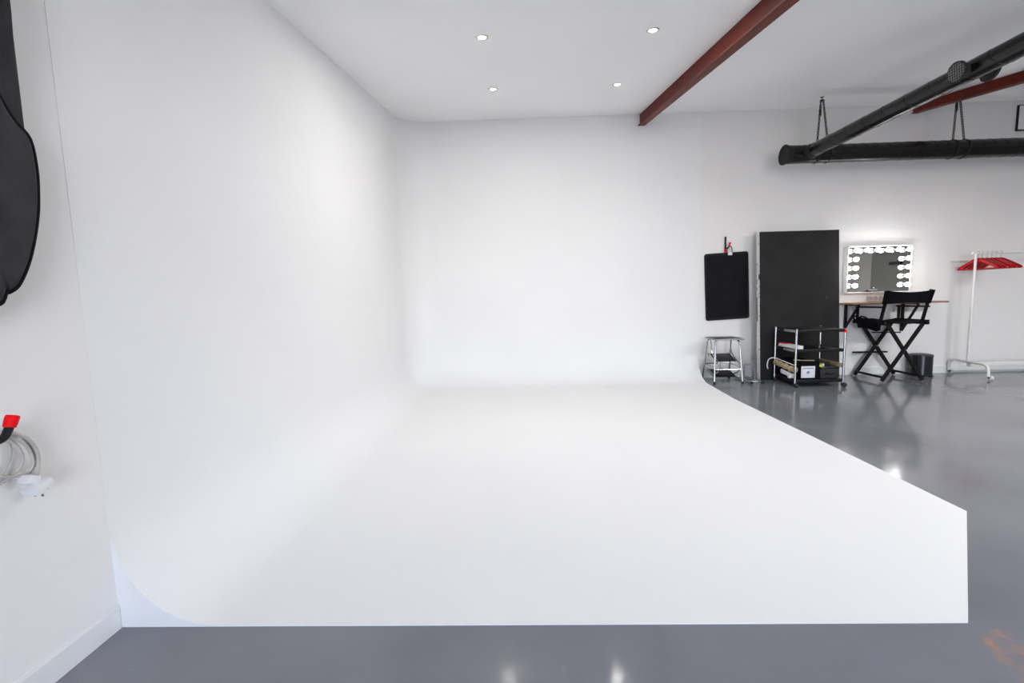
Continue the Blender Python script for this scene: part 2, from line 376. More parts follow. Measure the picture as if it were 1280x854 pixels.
# ------------------------------------------------------------------ steel beams
def steel_beam(x, w, h, label):
    y0, y1 = BREAK, BACK-.002
    f0 = lambda p: V((x+p[0], y0, ceil_z(y0)+p[1])); f1 = lambda p: V((x+p[0], y1, ceil_z(y1)+p[1]))
    t = thing('steel_beam', label, 'beam', (x, y1, ceil_z(y1)), 0, 'red steel roof beams')
    b = B(); prism(b, [(-.020, -.001), (.020, -.001), (.020, .012-h), (-.020, .012-h)], f0, f1); obj('web', b, M_red, t, smooth=False)
    b = B(); prism(b, [(-w/2, .012-h), (w/2, .012-h), (w/2, -h), (-w/2, -h)], f0, f1); obj('bottom_flange', b, M_redlip, t, smooth=False)
steel_beam(1.507, .082, .137, 'dark red steel ceiling beam running above the white cove')
steel_beam(4.79, .07, .107, 'bright red steel ceiling beam partly hidden behind the black duct')

# ------------------------------------------------------------------ recessed downlights
t0 = thing('downlight', 'recessed round ceiling downlight, front left of the four', 'light', (-.243, 3.268, ceil_z(3.268)), 0, 'recessed ceiling downlights')
t0.rotation_euler = (math.atan(SLOPE), 0, 0)
M0 = T(*t0.location) @ Matrix.Rotation(math.atan(SLOPE), 4, 'X')
b = B(); lathe(b, [(.0240, .010), (.0240, -.001), (.030, -.004), (.034, -.006), (.043, -.005), (.045, 0)], M0, 28); obj('trim_ring', b, M_ring, t0)
b = B(); lathe(b, [(0, -.003), (.018, -.003), (.0238, -.0015), (.0238, .010)], M0, 24); obj('lamp_lens', b, M_lamp, t0)
spots = [(-.243, 3.268), (.942, 3.268), (-.243, 4.460), (.950, 4.460)]
for (x, y), nm in zip(spots[1:], ('front right', 'rear left', 'rear right')):
    d_ = dup(t0, (x, y, ceil_z(y)), 'recessed round ceiling downlight, %s of the four' % nm); d_.rotation_euler = t0.rotation_euler
for (x, y) in spots:
    ld = bpy.data.lights.new('downlight_beam', 'AREA'); ld.shape = 'DISK'; ld.size = .040; ld.energy = FRONT_W if y < 4 else REAR_W; ld.color = (1, .97, .93)
    lo = bpy.data.objects.new('downlight_beam', ld); C.objects.link(lo); lo.location = (x, y, ceil_z(y)-.010); lo.rotation_euler = (math.atan(SLOPE), 0, 0)

# ------------------------------------------------------------------ ducts
DZ, DY, DR = 2.612, 5.20, .097
def spiral(bm, p, q, r, pitch, off=0.0):
    p, q = V(p), V(q); d = q-p; L = d.length; d.normalize(); a = V((0, 0, 1)); s = d.cross(a); n = int(L/pitch*18)
    pts = [p+d*(L*i/n)+(a*math.cos(2*PI*i/18+off)+s*math.sin(2*PI*i/18+off))*(r+.0006) for i in range(n+1)]
    tube(bm, pts, .0028, 4)
def chain_loop(bm, pts, link=.034, r=.0042):
    """real interlocking oval links along a polyline"""
    pts = [V(p) for p in pts]
    for p, q in zip(pts, pts[1:]):
        d = (q-p); L = d.length; n = max(1, round(L/(link*.78))); d.normalize(); k = L/n
        s = V((0, 1, 0)); s = (s-d*s.dot(d)).normalized(); w = d.cross(s)
        for i in range(n):
            c = p+d*(k*(i+.5)); v = s if i % 2 else w
            ring = [c+d*(math.cos(2*PI*j/10)*link*.5)+v*(math.sin(2*PI*j/10)*link*.27) for j in range(10)]
            tube(bm, ring, r, 5, closed=True)
td = thing('ventilation_duct', 'black spiral duct hung level on chains along the back wall', 'duct', (2.99, DY, DZ))
b = B(); tube(b, [(3.00, DY, DZ), (7.6, DY, DZ)], DR, 40); obj('duct_pipe', b, M_duct, td)
b = B(); spiral(b, (3.16, DY, DZ), (7.5, DY, DZ), DR, .125); obj('spiral_seam', b, M_duct, td)
b = B(); lathe(b, [(DR+.001, .06), (DR+.001, .012), (DR+.011, .010), (DR+.012, 0), (DR-.004, -.004), (DR-.010, .006), (0, .008)], along((2.965, DY, DZ), (1, 0, 0)), 40); obj('end_cap', b, M_ductdark, td)
for x, hx in ((3.375, 3.362), (4.85, 4.835)):
    zc = ceil_z(DY)
    b = B()
    chain_loop(b, [(hx-.012, DY, zc-.03), (x-.062, DY-.02, DZ+DR*.80)]); chain_loop(b, [(hx+.012, DY, zc-.03), (x+.062, DY-.02, DZ+DR*.80)])
    chain_loop(b, [(hx-.016, DY-.004, zc-.10), (hx-.018, DY-.012, zc-.20)])
    ch = obj('chain', b, M_chain, td)
    b = B(); tube(b, smoothpath([(hx, DY, zc), (hx, DY, zc-.022), (hx-.014, DY, zc-.036), (hx, DY, zc-.048), (hx+.014, DY, zc-.036), (hx, DY, zc-.024)], 4), .004, 6)
    lathe(b, [(0, 0), (.02, 0), (.02, -.004), (0, -.004)], T(hx, DY, zc), 12); obj('ceiling_hook', b, M_chain, ch)
    for xx in (x-.062, x+.062):
        b = B(); tube(b, [V((xx, DY+(DR+.004)*math.sin(2*PI*i/24), DZ+(DR+.004)*math.cos(2*PI*i/24))) for i in range(24)], .004, 5, closed=True)
        obj('chain_sling', b, M_chain, td)
DX = 3.205; DR2 = .070
tb = thing('branch_duct', 'black spiral duct running towards the viewer with round grilles', 'duct', (DX, DY-DR, DZ))
b = B(); tube(b, [(DX, DY-DR-.03, DZ), (DX, -1.8, DZ)], DR2, 40); obj('duct_pipe', b, M_duct, tb)
b = B(); spiral(b, (DX, DY-.24, DZ), (DX, -1.7, DZ), DR2, .22, 1.0); obj('spiral_seam', b, M_duct, tb)
b = B(); lathe(b, [(DR2-.002, .100), (DR2+.012, .102), (DR2+.010, .112), (DR2+.004, .118), (DR2+.004, .17), (DR2+.001, .175)], along((DX, DY, DZ), (0, -1, 0)), 36)
obj('joint_collar', b, M_ductdark, tb)
def grille(side, y):
    d = V((side, 0, -.12)).normalized(); c = V((DX, y, DZ))
    b = B(); lathe(b, [(.048, DR2*.75), (.048, DR2+.032), (.062, DR2+.035), (.068, DR2+.041), (.068, DR2+.057), (.063, DR2+.060), (.060, DR2+.048), (0, DR2+.048)], along(c, d), 32)
    g = obj('grille', b, M_rubber, tb)
    b = B(); Mx = along(c+d*(DR2+.057), d)
    for k in range(-3, 4):
        hh = math.sqrt(max(0, .0605**2-(k*.017)**2))
        for ax in (0, 1):
            p = V((k*.017, -hh, 0)) if ax == 0 else V((-hh, k*.017, 0)); q = -p if False else (V((k*.017, hh, 0)) if ax == 0 else V((hh, k*.017, 0)))
            tube(b, [Mx @ p, Mx @ q], .0028, 4)
    obj('mesh', b, M_grillmesh, g)['kind'] = 'stuff'
grille(-1, 3.345); grille(1, 3.35)

# white unit at the frame's right edge
tu = thing('wall_unit', 'white box unit high on the back wall at the right frame edge', 'box', (6.3, BACK, 2.94))
b = B(); box(b, 6.000, 6.75, BACK-.020, BACK+.007, 2.945, 3.245, .006); obj('body', b, M_black, tu)
b = B(); box(b, 6.006, 6.744, BACK-.026, BACK-.0202, 2.957, 3.233, .003); obj('cover', b, M_wall, tu)

# ------------------------------------------------------------------ mat on its hook
MATC = V((2.591, BACK-.004, 1.170)); MR = about(MATC, 'Y', -math.radians(2.5))   # tilted a little
tm = thing('padded_mat', 'black rectangular padded mat with rounded corners hanging on the back wall', 'mat', (2.591, BACK-.004, .75))
rot = lambda p, d: MR @ V((MATC.x+p[0], MATC.y-d, MATC.z+p[1]))
b = B(); pillow(b, rrect(-.274, .274, -.422, .422, .03), rot, .018, ((1, 0), (1, .5), (.985, .9), (.95, 1), (.93, .9), (.92, .72))); obj('binding', b, M_matrim, tm)
b = B(); prism(b, rrect(-.250, .250, -.396, .396, .02), lambda p: rot(p, .010), lambda p: rot(p, .0145)); obj('panel', b, M_mat, tm)
b = B(); tube(b, smoothpath([(2.575, BACK-.02, 1.585), (2.578, BACK-.03, 1.64), (2.595, BACK-.04, 1.665), (2.622, BACK-.035, 1.66), (2.636, BACK-.03, 1.62), (2.636, BACK-.022, 1.575)], 5), .0055, 6); obj('hanging_loop', b, M_black, tm)
b = B(); box(b, 2.587, 2.640, BACK-.030, BACK-.024, 1.558, 1.602, .003); obj('white_tag', b, M_whitepl, tm)

def tool_hook(label, base, nrm, side, L=.22, reach=.07, drop=.02, up_=.05):
    """black coated tool hook: backplate on the wall, an arm with a red vinyl tip"""
    base = V(base); nrm = V(nrm); side = V(side)
    t = thing('wall_hook', label, 'hook', base)
    b = B(); bar(b, base+nrm*.008+V((0, 0, -L*.5)), base+nrm*.008+V((0, 0, L*.5)), .016, .024, nrm, .003); obj('backplate', b, M_black, t)
    for s in (-1, 1):
        b = B(); lathe(b, [(0, 0), (.006, 0), (.005, .004), (0, .005)], along(base+nrm*.014+V((0, 0, s*L*.38)), nrm), 10); obj('screw', b, M_alu, t)
    a0 = base+nrm*.015+V((0, 0, -L*.18))
    P = smoothpath([a0, a0+nrm*reach*.5+V((0, 0, -drop)), a0+nrm*reach+side*.012+V((0, 0, -drop*.4)), a0+nrm*(reach*1.25)+side*.025+V((0, 0, up_))], 6)
    b = B(); tube(b, P, .0085, 10); obj('arm', b, M_black, t)
    d = (P[-1]-P[-3]).normalized(); b = B()
    lathe(b, [(0, -.030), (.0105, -.030), (.0115, -.022), (.0115, .010), (.009, .016), (0, .017)], along(P[-1], d), 14); obj('red_tip', b, M_tip, t)
    return t, a0
hk, ha = tool_hook('black wall hook with red tip above the hanging black mat', (2.562, BACK+.004, 1.685), (0, -1, 0), (1, 0, 0), L=.21, reach=.05, drop=.005, up_=.05)
b = B(); lathe(b, [(0, -.03), (.011, -.028), (.012, .012), (0, .016)], along((2.562, BACK-.012, 1.622), (0, 0, 1)), 12); obj('red_tip', b, M_tip, hk)

# ------------------------------------------------------------------ step stool
ts = thing('step_stool', 'chrome step stool with black top and folded black treads by the cove edge', 'stool', (2.45, 5.43, 0))
SX0, SX1, SY0, SY1, SZ = 2.285, 2.605, 5.285, 5.545, .530
b = B(); box(b, SX0-.012, SX1+.015, SY0-.015, SY1+.015, SZ-.004, SZ+.014, .007); seat = obj('seat_top', b, M_alu, ts)
b = B(); box(b, SX0+.003, SX1, SY0, SY1, SZ+.0135, SZ+.017, .001); obj('rubber_pad', b, M_black, seat)
feet = {(0, 0): (2.268, 5.245), (1, 0): (2.598, 5.242), (0, 1): (2.290, 5.655), (1, 1): (2.622, 5.640)}
tops = {(0, 0): (SX0+.012, SY0+.02), (1, 0): (SX1-.03, SY0+.02), (0, 1): (SX0+.012, SY1-.02), (1, 1): (SX1-.03, SY1-.02)}
for k in feet:
    f, q = feet[k], tops[k]; sgn = 1 if k[0] == 0 else -1
    b = B(); tube(b, smoothpath([(f[0], f[1], .012), (f[0]+(q[0]-f[0])*.75, f[1]+(q[1]-f[1])*.8, SZ-.10), (q[0]-sgn*.004, q[1], SZ-.035), (q[0]+sgn*.02, q[1], SZ-.006)], 6), .0105, 10)
    lg = obj('leg', b, M_chrome, ts)
    b = B(); lathe(b, [(0, 0), (.014, 0), (.015, .028), (.011, .034), (0, .034)], T(f[0], f[1], 0), 12); obj('rubber_foot', b, M_rubber, lg)
def lp(k, z): f, q = feet[k], tops[k]; u = z/SZ; return (f[0]+(q[0]-f[0])*u, f[1]+(q[1]-f[1])*u, z)
for k1, k2, z in (((0, 0), (1, 0), .175), ((0, 1), (1, 1), .20), ((0, 0), (0, 1), .20), ((1, 0), (1, 1), .20)):
    b = B(); tube(b, [lp(k1, z), lp(k2, z)], .007, 8); obj('crossbar', b, M_chrome, ts)
for z, dz, y0, y1 in ((.335, -.085, 5.56, 5.36), (.140, -.075, 5.56, 5.36)):
    b = B(); Mt = about((2.43, 5.46, z-.04), 'X', .33)
    box(b, 2.320, 2.560, 5.36, 5.56, z-.047, z-.033, .005, rot=Mt); tr = obj('tread', b, M_black, ts)
    for x in (2.316, 2.564):
        b = B(); bar(b, Mt @ V((x, 5.35, z-.04)), Mt @ V((x, 5.57, z-.04)), .005, .034, bev=.001); obj('side_plate', b, M_chrome, tr)
for x in (2.330, 2.566):
    b = B(); tube(b, smoothpath([(x, 5.52, SZ-.01), (x, 5.50, .40), (x+.01, 5.44, .31), (x+.025, 5.34, .24), (x+.02, 5.33, .14), (x, 5.40, .10)], 6), .0075, 8); obj('swing_arm', b, M_chrome, ts)

# ------------------------------------------------------------------ folded V-flat and its foot
tv = thing('foam_board', 'tall black foam board folded double with scuffed white edges', 'board', (3.4, 5.5, 0))
BL, BR_, TL, TR = V((2.905, 5.425, .006)), V((3.945, 5.545, .006)), V((2.888, 5.515, 1.813)), V((3.905, 5.615, 1.826))
nb = V((-.12, 1, .05)).normalized()
def slab(bm, d0, d1, inset=0.0):
    a = (BL, BR_, TR, TL); prism(bm, [0, 1, 2, 3], lambda i: a[i]+nb*d0, lambda i: a[i]+nb*d1)
b = B(); slab(b, .003, .030); f1 = obj('board', b, M_foam, tv, smooth=False)
b = B(); slab(b, 0, .003); obj('black_face', b, M_board, f1, smooth=False)
b = B(); slab(b, .034, .064); f2 = obj('board', b, M_foam, tv, smooth=False)
b = B(); slab(b, .064, .067); obj('black_face', b, M_board, f2, smooth=False)
# scuffs and a black tape on the white edge
b = B(); rr_ = random.Random(3)
for i in range(18):
    z = rr_.uniform(.9, 1.45) if i < 12 else rr_.uniform(.1, 1.8); u = z/1.82; p = BL.lerp(TL, u)+nb*rr_.choice((.003, .012, .02, .05)); h = rr_.uniform(.004, .014)
    bar(b, p+V((-.0008, 0, -h)), p+V((-.0008, 0, h)), .002, rr_.uniform(.004, .010), nb, 0)
bar(b, BL.lerp(TL, .70)+nb*.012+V((-.001, 0, -.03)), BL.lerp(TL, .70)+nb*.012+V((-.001, 0, .03)), .003, .02, nb, 0)
obj('edge_scuffs', b, M_ink, tv, smooth=False)['kind'] = 'stuff'
b = B(); bar(b, BL.lerp(TL, .40)+nb*.055+V((-.001, 0, 0)), BL.lerp(TL, .56)+nb*.055+V((-.001, 0, 0)), .003, .012, nb, 0); obj('black_tape', b, M_ink, tv, smooth=False)

tf = thing('board_foot', 'low grey steel board foot frame beside the step stool', 'stand', (2.76, 5.43, 0))
for x, yr in ((2.700, 5.64), (2.828, 5.64)):
    b = B(); tube(b, [(x, yr, .022), (x-.002, 5.225, .018)], .010, 8); rl = obj('floor_rail', b, M_greymet, tf)
    b = B(); lathe(b, [(0, -.016), (.014, -.015), (.015, .018), (0, .02)], along((x-.002, 5.228, .017), (0, -1, .0)), 12); obj('rubber_foot', b, M_rubber, rl)
    b = B(); bar(b, (x, 5.42, .02), (x, 5.42, .205), .016, .022, (0, 1, 0)); obj('upright', b, M_greymet, tf)
b = B(); bar(b, (2.69, 5.42, .208), (2.838, 5.42, .208), .022, .018); obj('top_bar', b, M_greymet, tf)
b = B(); tube(b, [(2.70, 5.60, .024), (2.828, 5.60, .024)], .009, 8); obj('cross_rail', b, M_greymet, tf)
b = B(); bar(b, (2.70, 5.33, .012), (2.828, 5.33, .012), .05, .008); obj('base_plate', b, M_whitepl, tf)

# ------------------------------------------------------------------ trolley
tc_ = thing('trolley', 'black three-shelf trolley with chrome posts on castors before the foam board', 'trolley', (3.32, 5.19, 0))
KX0, KX1, KY0, KY1 = 3.055, 3.588, 4.985, 5.395
for nm, z, lip in (('top_shelf', .655, .026), ('middle_shelf', .432, .026), ('bottom_shelf', .088, .026)):
    b = B(); box(b, KX0+.008, KX1-.008, KY0, KY1, z-.008, z, .003)
    box(b, KX0+.008, KX1-.008, KY0-.004, KY0+.008, z-lip-.006, z+.002, .003); box(b, KX0+.008, KX1-.008, KY1-.008, KY1+.004, z-lip-.006, z+.002, .003)
    box(b, KX0, KX0+.012, KY0, KY1, z-lip-.006, z+.002, .003); box(b, KX1-.012, KX1, KY0, KY1, z-lip-.006, z+.002, .003)
    sh = obj(nm, b, M_black, tc_)
    if nm != 'bottom_shelf':
        b = B(); box(b, KX0-.004, KX0+.001, KY0+.03, KY1-.17, z-lip-.004, z-.002, .001); obj('end_plate', b, M_alu, sh)
for x, y in ((KX0, KY0), (KX1, KY0), (KX0, KY1), (KX1, KY1)):
    front_r = (x == KX1 and y == KY0)
    b = B(); tube(b, [(x, y, .045), (x, y, .662 if not front_r else .628)], .0115, 12); p = obj('post', b, M_chrome, tc_)
    b = B()
    if front_r: lathe(b, [(0, -.004), (.014, -.002), (.0145, .020), (.010, .028), (0, .03)], T(x, y, .620), 14); obj('red_cap', b, M_tip, p)
    else: lathe(b, [(.012, 0), (.012, .006), (0, .009)], T(x, y, .660), 12); obj('post_cap', b, M_alu, p)
    b = B()
    for s in (-1, 1): lathe(b, [(0, .004), (.012, .004), (.024, .006), (.026, .010), (.026, .018), (.022, .021), (0, .021)], along((x+.010, y-.004, .026), (.35*s, s, 0)), 18)
    box(b, x-.012, x+.018, y-.010, y+.008, .030, .052, .004)
    obj('castor', b, M_rubber, p)
b = B(); box(b, KX1-.012, KX1+.004, KY0+.012, KY1-.012, .220, .266, .003); obj('tan_side_piece', b, M_tan, tc_)['label'] = 'tan woven side rail'
# things lying on the trolley
b = B(); box(b, 3.075, 3.150, 5.01, 5.37, .4345, .455, .002); box(b, 3.078, 3.153, 5.015, 5.36, .456, .472, .002)
ob = obj('paper_stack', b, M_paper, loc=(3.11, 5.2, .4345)); tag(ob, 'stack of white papers on the middle shelf of the trolley', 'paper')
b = B(); box(b, 3.074, 3.150, 5.24, 5.372, .4725, .478, .002); tag(obj('notebook', b, M_tip, loc=(3.11, 5.3, .4725)), 'thin red notebook lying on the white papers', 'book')
tx = thing('storage_box', 'black storage box with a printed white label on the trolley', 'box', (3.23, 5.16, .09))
b = B(); t_ = .006
BX0, BX1, BY0, BY1, BZ0, BZ1 = 3.128, 3.335, 5.005, 5.37, .0905, .272
for q in ((BX0, BX1, BY0, BY1, BZ0, BZ0+t_), (BX0, BX1, BY0, BY0+t_, BZ0, BZ1), (BX0, BX1, BY1-t_, BY1, BZ0, BZ1), (BX0, BX0+t_, BY0, BY1, BZ0, BZ1), (BX1-t_, BX1, BY0, BY1, BZ0, BZ1)): box(b, *q, .0015)
obj('body', b, M_canvas, tx)
b = B(); box(b, BX0-.003, BX1+.003, BY0-.003, BY1+.003, BZ1, BZ1+.014, .004); obj('lid', b, M_canvas, tx)
LX0, LX1, LZ0, LZ1 = BX0+.004, BX0+.158, .106, .240
b = B(); box(b, LX0, LX1, BY0-.003, BY0, LZ0, LZ1, .001); lab = obj('label', b, M_blue, tx)
b = B(); yl = BY0-.0032
def dash(x0, x1, z, h=.0035): box(b, x0, x1, yl-.0006, yl+.0004, z-h, z+h)
x = LX0+.018; rl_ = random.Random(5)
while x < LX1-.022:
    w = rl_.uniform(.004, .010); dash(x, x+w, LZ1-.026, .0042); x += w+.0028
x = LX0+.03
cx_, cz_ = (LX0+LX1)/2, LZ0+.062
for k in range(6):
    a = k*PI/3; tube(b, [(cx_+.004*math.cos(a), yl, cz_+.004*math.sin(a)), (cx_+.017*math.cos(a), yl, cz_+.017*math.sin(a))], .0022, 5)
tube(b, [(cx_+.012*math.cos(2*PI*i/20), yl, cz_+.012*math.sin(2*PI*i/20)) for i in range(20)], .0022, 5, closed=True)
obj('print', b, M_ink, lab)['kind'] = 'stuff'
b = B(); tube(b, smoothpath([(3.10, 5.10, .302), (3.16, 5.06, .300), (3.22, 5.04, .300), (3.29, 5.03, .300)], 5), [.006]*16, 8)
tag(obj('wooden_handle', b, M_tan, loc=(3.2, 5.06, .3)), 'thin brown wooden stick lying on the black storage box', 'stick')
tr_ = thing('tool_case', 'low black case beside the labelled box on the trolley bottom shelf', 'case', (3.45, 5.17, .09))
b = B(); box(b, 3.350, 3.560, 5.01, 5.37, .0905, .205, .008); obj('body', b, M_rubber, tr_)
b = B(); box(b, 3.347, 3.563, 5.007, 5.373, .2055, .228, .008); obj('lid', b, M_bin, tr_)
b = B(); tube(b, smoothpath([(3.41, 5.006, .155), (3.415, 4.996, .152), (3.455, 4.994, .150), (3.495, 4.996, .152), (3.50, 5.006, .155)], 4), .005, 6); obj('handle', b, M_black, tr_)
b = B(); pillow(b, rrect(-.026, .030, -.04, .04, .015), lambda p, d: V((3.352+p[0], 5.06+p[1], .2285+d)), .022); lm_ = obj('tape_dispenser', b, M_lime, loc=(3.352, 5.06, .2285)); tag(lm_, 'small yellow-green plastic object on the low black case', 'tool')
b = B(); box(b, 3.388, 3.405, 5.03, 5.10, .2285, .262, .005); tag(obj('white_clip', b, M_whitepl, loc=(3.396, 5.06, .2285)), 'small white clip beside the yellow-green object', 'clip')
# rolled tan cloth on the left of the bottom shelf, with a white cable
pts = [(3.066, 5.385, .235), (3.062, 5.34, .232), (3.060, 5.27, .224), (3.062, 5.2, .216), (3.058, 5.12, .206), (3.062, 5.05, .200), (3.066, 5.01, .198)]
b = B(); P = smoothpath(pts, 5); tube(b, P, [.030+.007*math.sin(i*.9) for i in range(len(P))], 12)
obj('tan_side_piece', b, M_tan, tc_)['label'] = 'lumpy roll of tan cloth along the trolley side'
b = B()
P = smoothpath([(3.070, 5.36, .280), (3.030, 5.41, .284), (2.998, 5.43, .255), (2.985, 5.43, .19), (2.992, 5.425, .145)], 6)
tube(b, P, .007, 8)
tube(b, smoothpath([(3.070, 5.36, .280), (3.064, 5.27, .272), (3.062, 5.15, .262), (3.062, 5.03, .252)], 6), .006, 8)
wc = obj('white_cable', b, M_whitepl, loc=(3.03, 5.3, .12)); tag(wc, 'white cable looping out beside the lumpy tan cloth roll on the trolley', 'cable')
b = B(); pillow(b, rrect(-.13, .13, -.025, .025, .015), lambda p, d: V((3.066-d, 5.15+p[0], .135+p[1]+p[0]*.1)), .016); pillow(b, rrect(-.022, .028, -.022, .022, .01), lambda p, d: V((3.045-d, 5.06+p[0], .116+p[1])), .018)
tag(obj('plastic_bag', b, M_whitepl, loc=(3.06, 5.15, .12)), 'crumpled white plastic bag under the lumpy tan cloth roll on the trolley', 'bag')

# ------------------------------------------------------------------ wall shelf table
tt = thing('wall_table', 'narrow wooden wall table on black folding brackets below the lit mirror', 'table', (4.5, BACK, .60))
b = B(); box(b, 3.995, 5.128, 5.445, BACK+.003, .906, .926, .003); obj('tabletop', b, M_wood, tt)
for x in (4.088, 4.795):
    b = B(); bar(b, (x, BACK-.008, .60 if x < 4.5 else .55), (x, BACK-.010, .905), .028, .026, (0, 1, 0)); br = obj('bracket', b, M_black, tt)
    b = B(); bar(b, (x, 5.465, .897), (x, BACK-.01, .897), .020, .016); obj('bracket_arm', b, M_black, br)
    b = B(); bar(b, (x, 5.475, .89), (x, BACK-.014, .615 if x < 4.5 else .565), .026, .022); obj('bracket_brace', b, M_black, br)
tk = thing('wall_socket', 'pale triple wall socket between the table and the mirror', 'socket', (4.445, BACK, .97))
b = B(); box(b, 4.345, 4.545, BACK-.008, BACK+.006, .930, 1.012, .004); obj('plate', b, M_socket, tk)
for x in (4.378, 4.445, 4.512):
    b = B(); lathe(b, [(.029, 0), (.029, .004), (.025, .005), (.023, .001), (0, .001)], along((x, BACK-.008, .971), (0, -1, 0)), 20); so = obj('outlet', b, M_sockhole, tk)

# ------------------------------------------------------------------ lit mirror
MX0, MX1, MZ0, MZ1, MY = 4.033, 4.803, 1.047, 1.622, 5.622
tq = thing('vanity_mirror', 'white-framed make-up mirror edged with lit round bulbs', 'mirror', (4.418, BACK, MZ0))
b = B(); box(b, MX0, MX1, MY+.006, BACK+.004, MZ0, MZ1, .006)
fr_ = rrect(MX0, MX1, MZ0, MZ1, .006, 2); 
for q in ((MX0, MX1, MZ1-.014, MZ1), (MX0, MX1, MZ0, MZ0+.008), (MX0, MX0+.006, MZ0, MZ1), (MX1-.006, MX1, MZ0, MZ1)): box(b, q[0], q[1], MY-.002, MY+.007, q[2], q[3], .002)
obj('frame', b, M_white, tq)
b = B(); box(b, MX0+.006, MX1-.006, MY+.002, MY+.0055, MZ0+.008, MZ1-.014); gl_ = obj('glass', b, M_mirror, tq, smooth=False)
b = B(); box(b, 4.362, 4.372, MY-.0005, MY+.0018, 1.100, 1.110, .001); obj('touch_button', b, M_led, gl_)
b = B(); x = 4.32
while x < 4.405: box(b, x, x+.007, MY+.0008, MY+.0018, 1.078, 1.084); x += .0105
obj('print', b, M_whitepl, gl_)['kind'] = 'stuff'
sp = [(4.096+.1270*k, 1.564) for k in range(6)]+[(4.096, 1.564-.107*k) for k in range(1, 5)]+[(4.731, 1.564-.107*k) for k in range(1, 5)]
first = None
for (x, z) in sp:
    if first is None:
        b = B(); lathe(b, [(0, .026), (.012, .027), (.019, .031), (.0245, .041), (.0265, .054), (.0245, .067), (.016, .076), (.007, .0785), (0, .079)], along((x, MY, z), (0, -1, 0)), 20)
        first = obj('bulb', b, M_bulb, tq)
        b = B(); lathe(b, [(.019, -.001), (.019, .010), (.014, .014), (.014, .026), (0, .026)], along((x, MY, z), (0, -1, 0)), 16); cap_ = obj('lamp_holder', b, M_alu, first)
        fx, fz = x, z
    else:
        c = first.copy(); C.objects.link(c); c.parent = tq; c.location = (x-fx, 0, z-fz)
        d = cap_.copy(); C.objects.link(d); d.parent = c

# ------------------------------------------------------------------ director's chair
th = thing('director_chair', 'tall black folding director chair with canvas back facing the lit mirror', 'chair', (4.42, 5.4, 0))
NY, FY = 5.205, 5.625
def leg(p, q, w=.040, d=.024):
    b = B(); bar(b, p, q, d, w, (1, 0, 0), .004); return obj('leg', b, M_blackwood, th)
leg((4.180, NY-.013, .012), (4.615, NY-.013, .685)); leg((4.672, NY+.013, .012), (4.225, NY+.013, .685))
leg((4.180, FY-.013, .012), (4.615, FY-.013, .685)); leg((4.690, FY+.013, .012), (4.235, FY+.013, .685))
for y in (NY, FY):
    b = B(); lathe(b, [(0, -.03), (.008, -.03), (.008, .03), (0, .03)], along((4.43, y, .378), (0, 1, 0)), 10); obj('pivot_bolt', b, M_alu, th)
for x in (4.195, 4.672):
    b = B(); bar(b, (x, NY, .055), (x, FY+.005, .055), .014, .026); obj('side_stretcher', b, M_blackwood, th)
for x in (4.165, 4.655):
    b = B(); bar(b, (x, NY-.035, .688), (x, FY+.03, .688), .034, .040, bev=.006); obj('seat_rail', b, M_blackwood, th)
# seat canvas with a slight sag
b = B(); n = 12; top = []
for i in range(n+1):
    u = i/n; x = 4.150+(4.672-4.150)*u; z = .722-.030*math.sin(PI*u)
    top.append((x, z))
prism(b, top+[(x, z-.014) for x, z in top[::-1]], lambda p: V((p[0], NY-.028, p[1])), lambda p: V((p[0], FY+.01, p[1]))); obj('seat', b, M_canvas, th)
posts = []
for x in (4.168, 4.645):
    b = B(); bar(b, (x, 5.245, .69), (x, 5.150, 1.072), .024, .034, (0, 1, 0), .005); posts.append(obj('back_post', b, M_blackwood, th))
# canvas back
b = B(); n = 14; P0, P1 = [], []
def bk(z): return 5.245-(z-.69)*.2487
outline = []
for i in range(n+1):
    u = i/n; x = 4.140+(4.675-4.140)*u; outline.append((x, 1.066-.022*math.sin(PI*u)))
for i in range(n, -1, -1):
    u = i/n; x = 4.148+(4.665-4.148)*u; outline.append((x, .912+.010*math.sin(PI*u)))
prism(b, outline, lambda p: V((p[0], bk(p[1])-.020, p[1])), lambda p: V((p[0], bk(p[1])-.012, p[1])))
prism(b, outline[:2]+outline[-2:], lambda p: V((p[0], bk(p[1])-.020, p[1])), lambda p: V((p[0], bk(p[1])+.022, p[1])))
prism(b, outline[n-1:n+3], lambda p: V((p[0], bk(p[1])-.020, p[1])), lambda p: V((p[0], bk(p[1])+.022, p[1])))
obj('backrest', b, M_canvas, th)
for x in (4.165, 4.665):
    b = B(); bar(b, (x, 5.19, .876), (x, FY, .872), .042, .020, bev=.006); ar = obj('armrest', b, M_blackwood, th)
    b = B(); bar(b, (x, FY-.03, .70), (x, FY-.03, .866), .022, .030, (0, 1, 0), .004); obj('arm_post', b, M_blackwood, ar)
b = B(); box(b, 4.19, 4.60, FY+.012, FY+.066, .284, .302, .005); ft = obj('footrest', b, M_blackwood, th)
b = B(); bar(b, (4.28, 5.50, .560), (4.62, 5.50, .553), .030, .012); obj('stretcher', b, M_blackwood, th)
# canvas pouch on the chair's left side
b = B(); pillow(b, [(-.21, .045), (-.10, .055), (.05, .050), (.14, .055), (.145, -.02), (.13, -.075), (.02, -.065), (-.15, -.098), (-.20, -.08)], lambda p, d: V((4.145-d, 5.405+p[0], .690+p[1])), .032)
po_ = obj('side_pouch', b, M_canvas, th)
b = B(); tube(b, smoothpath([(4.12, 5.59, .72), (4.125, 5.60, .752), (4.14, 5.59, .758), (4.15, 5.56, .735)], 5), .009, 8); tube(b, smoothpath([(4.12, 5.50, .735), (4.11, 5.46, .760), (4.13, 5.42, .750), (4.14, 5.40, .730)], 5), .010, 8); obj('pouch_strap', b, M_canvas, po_)

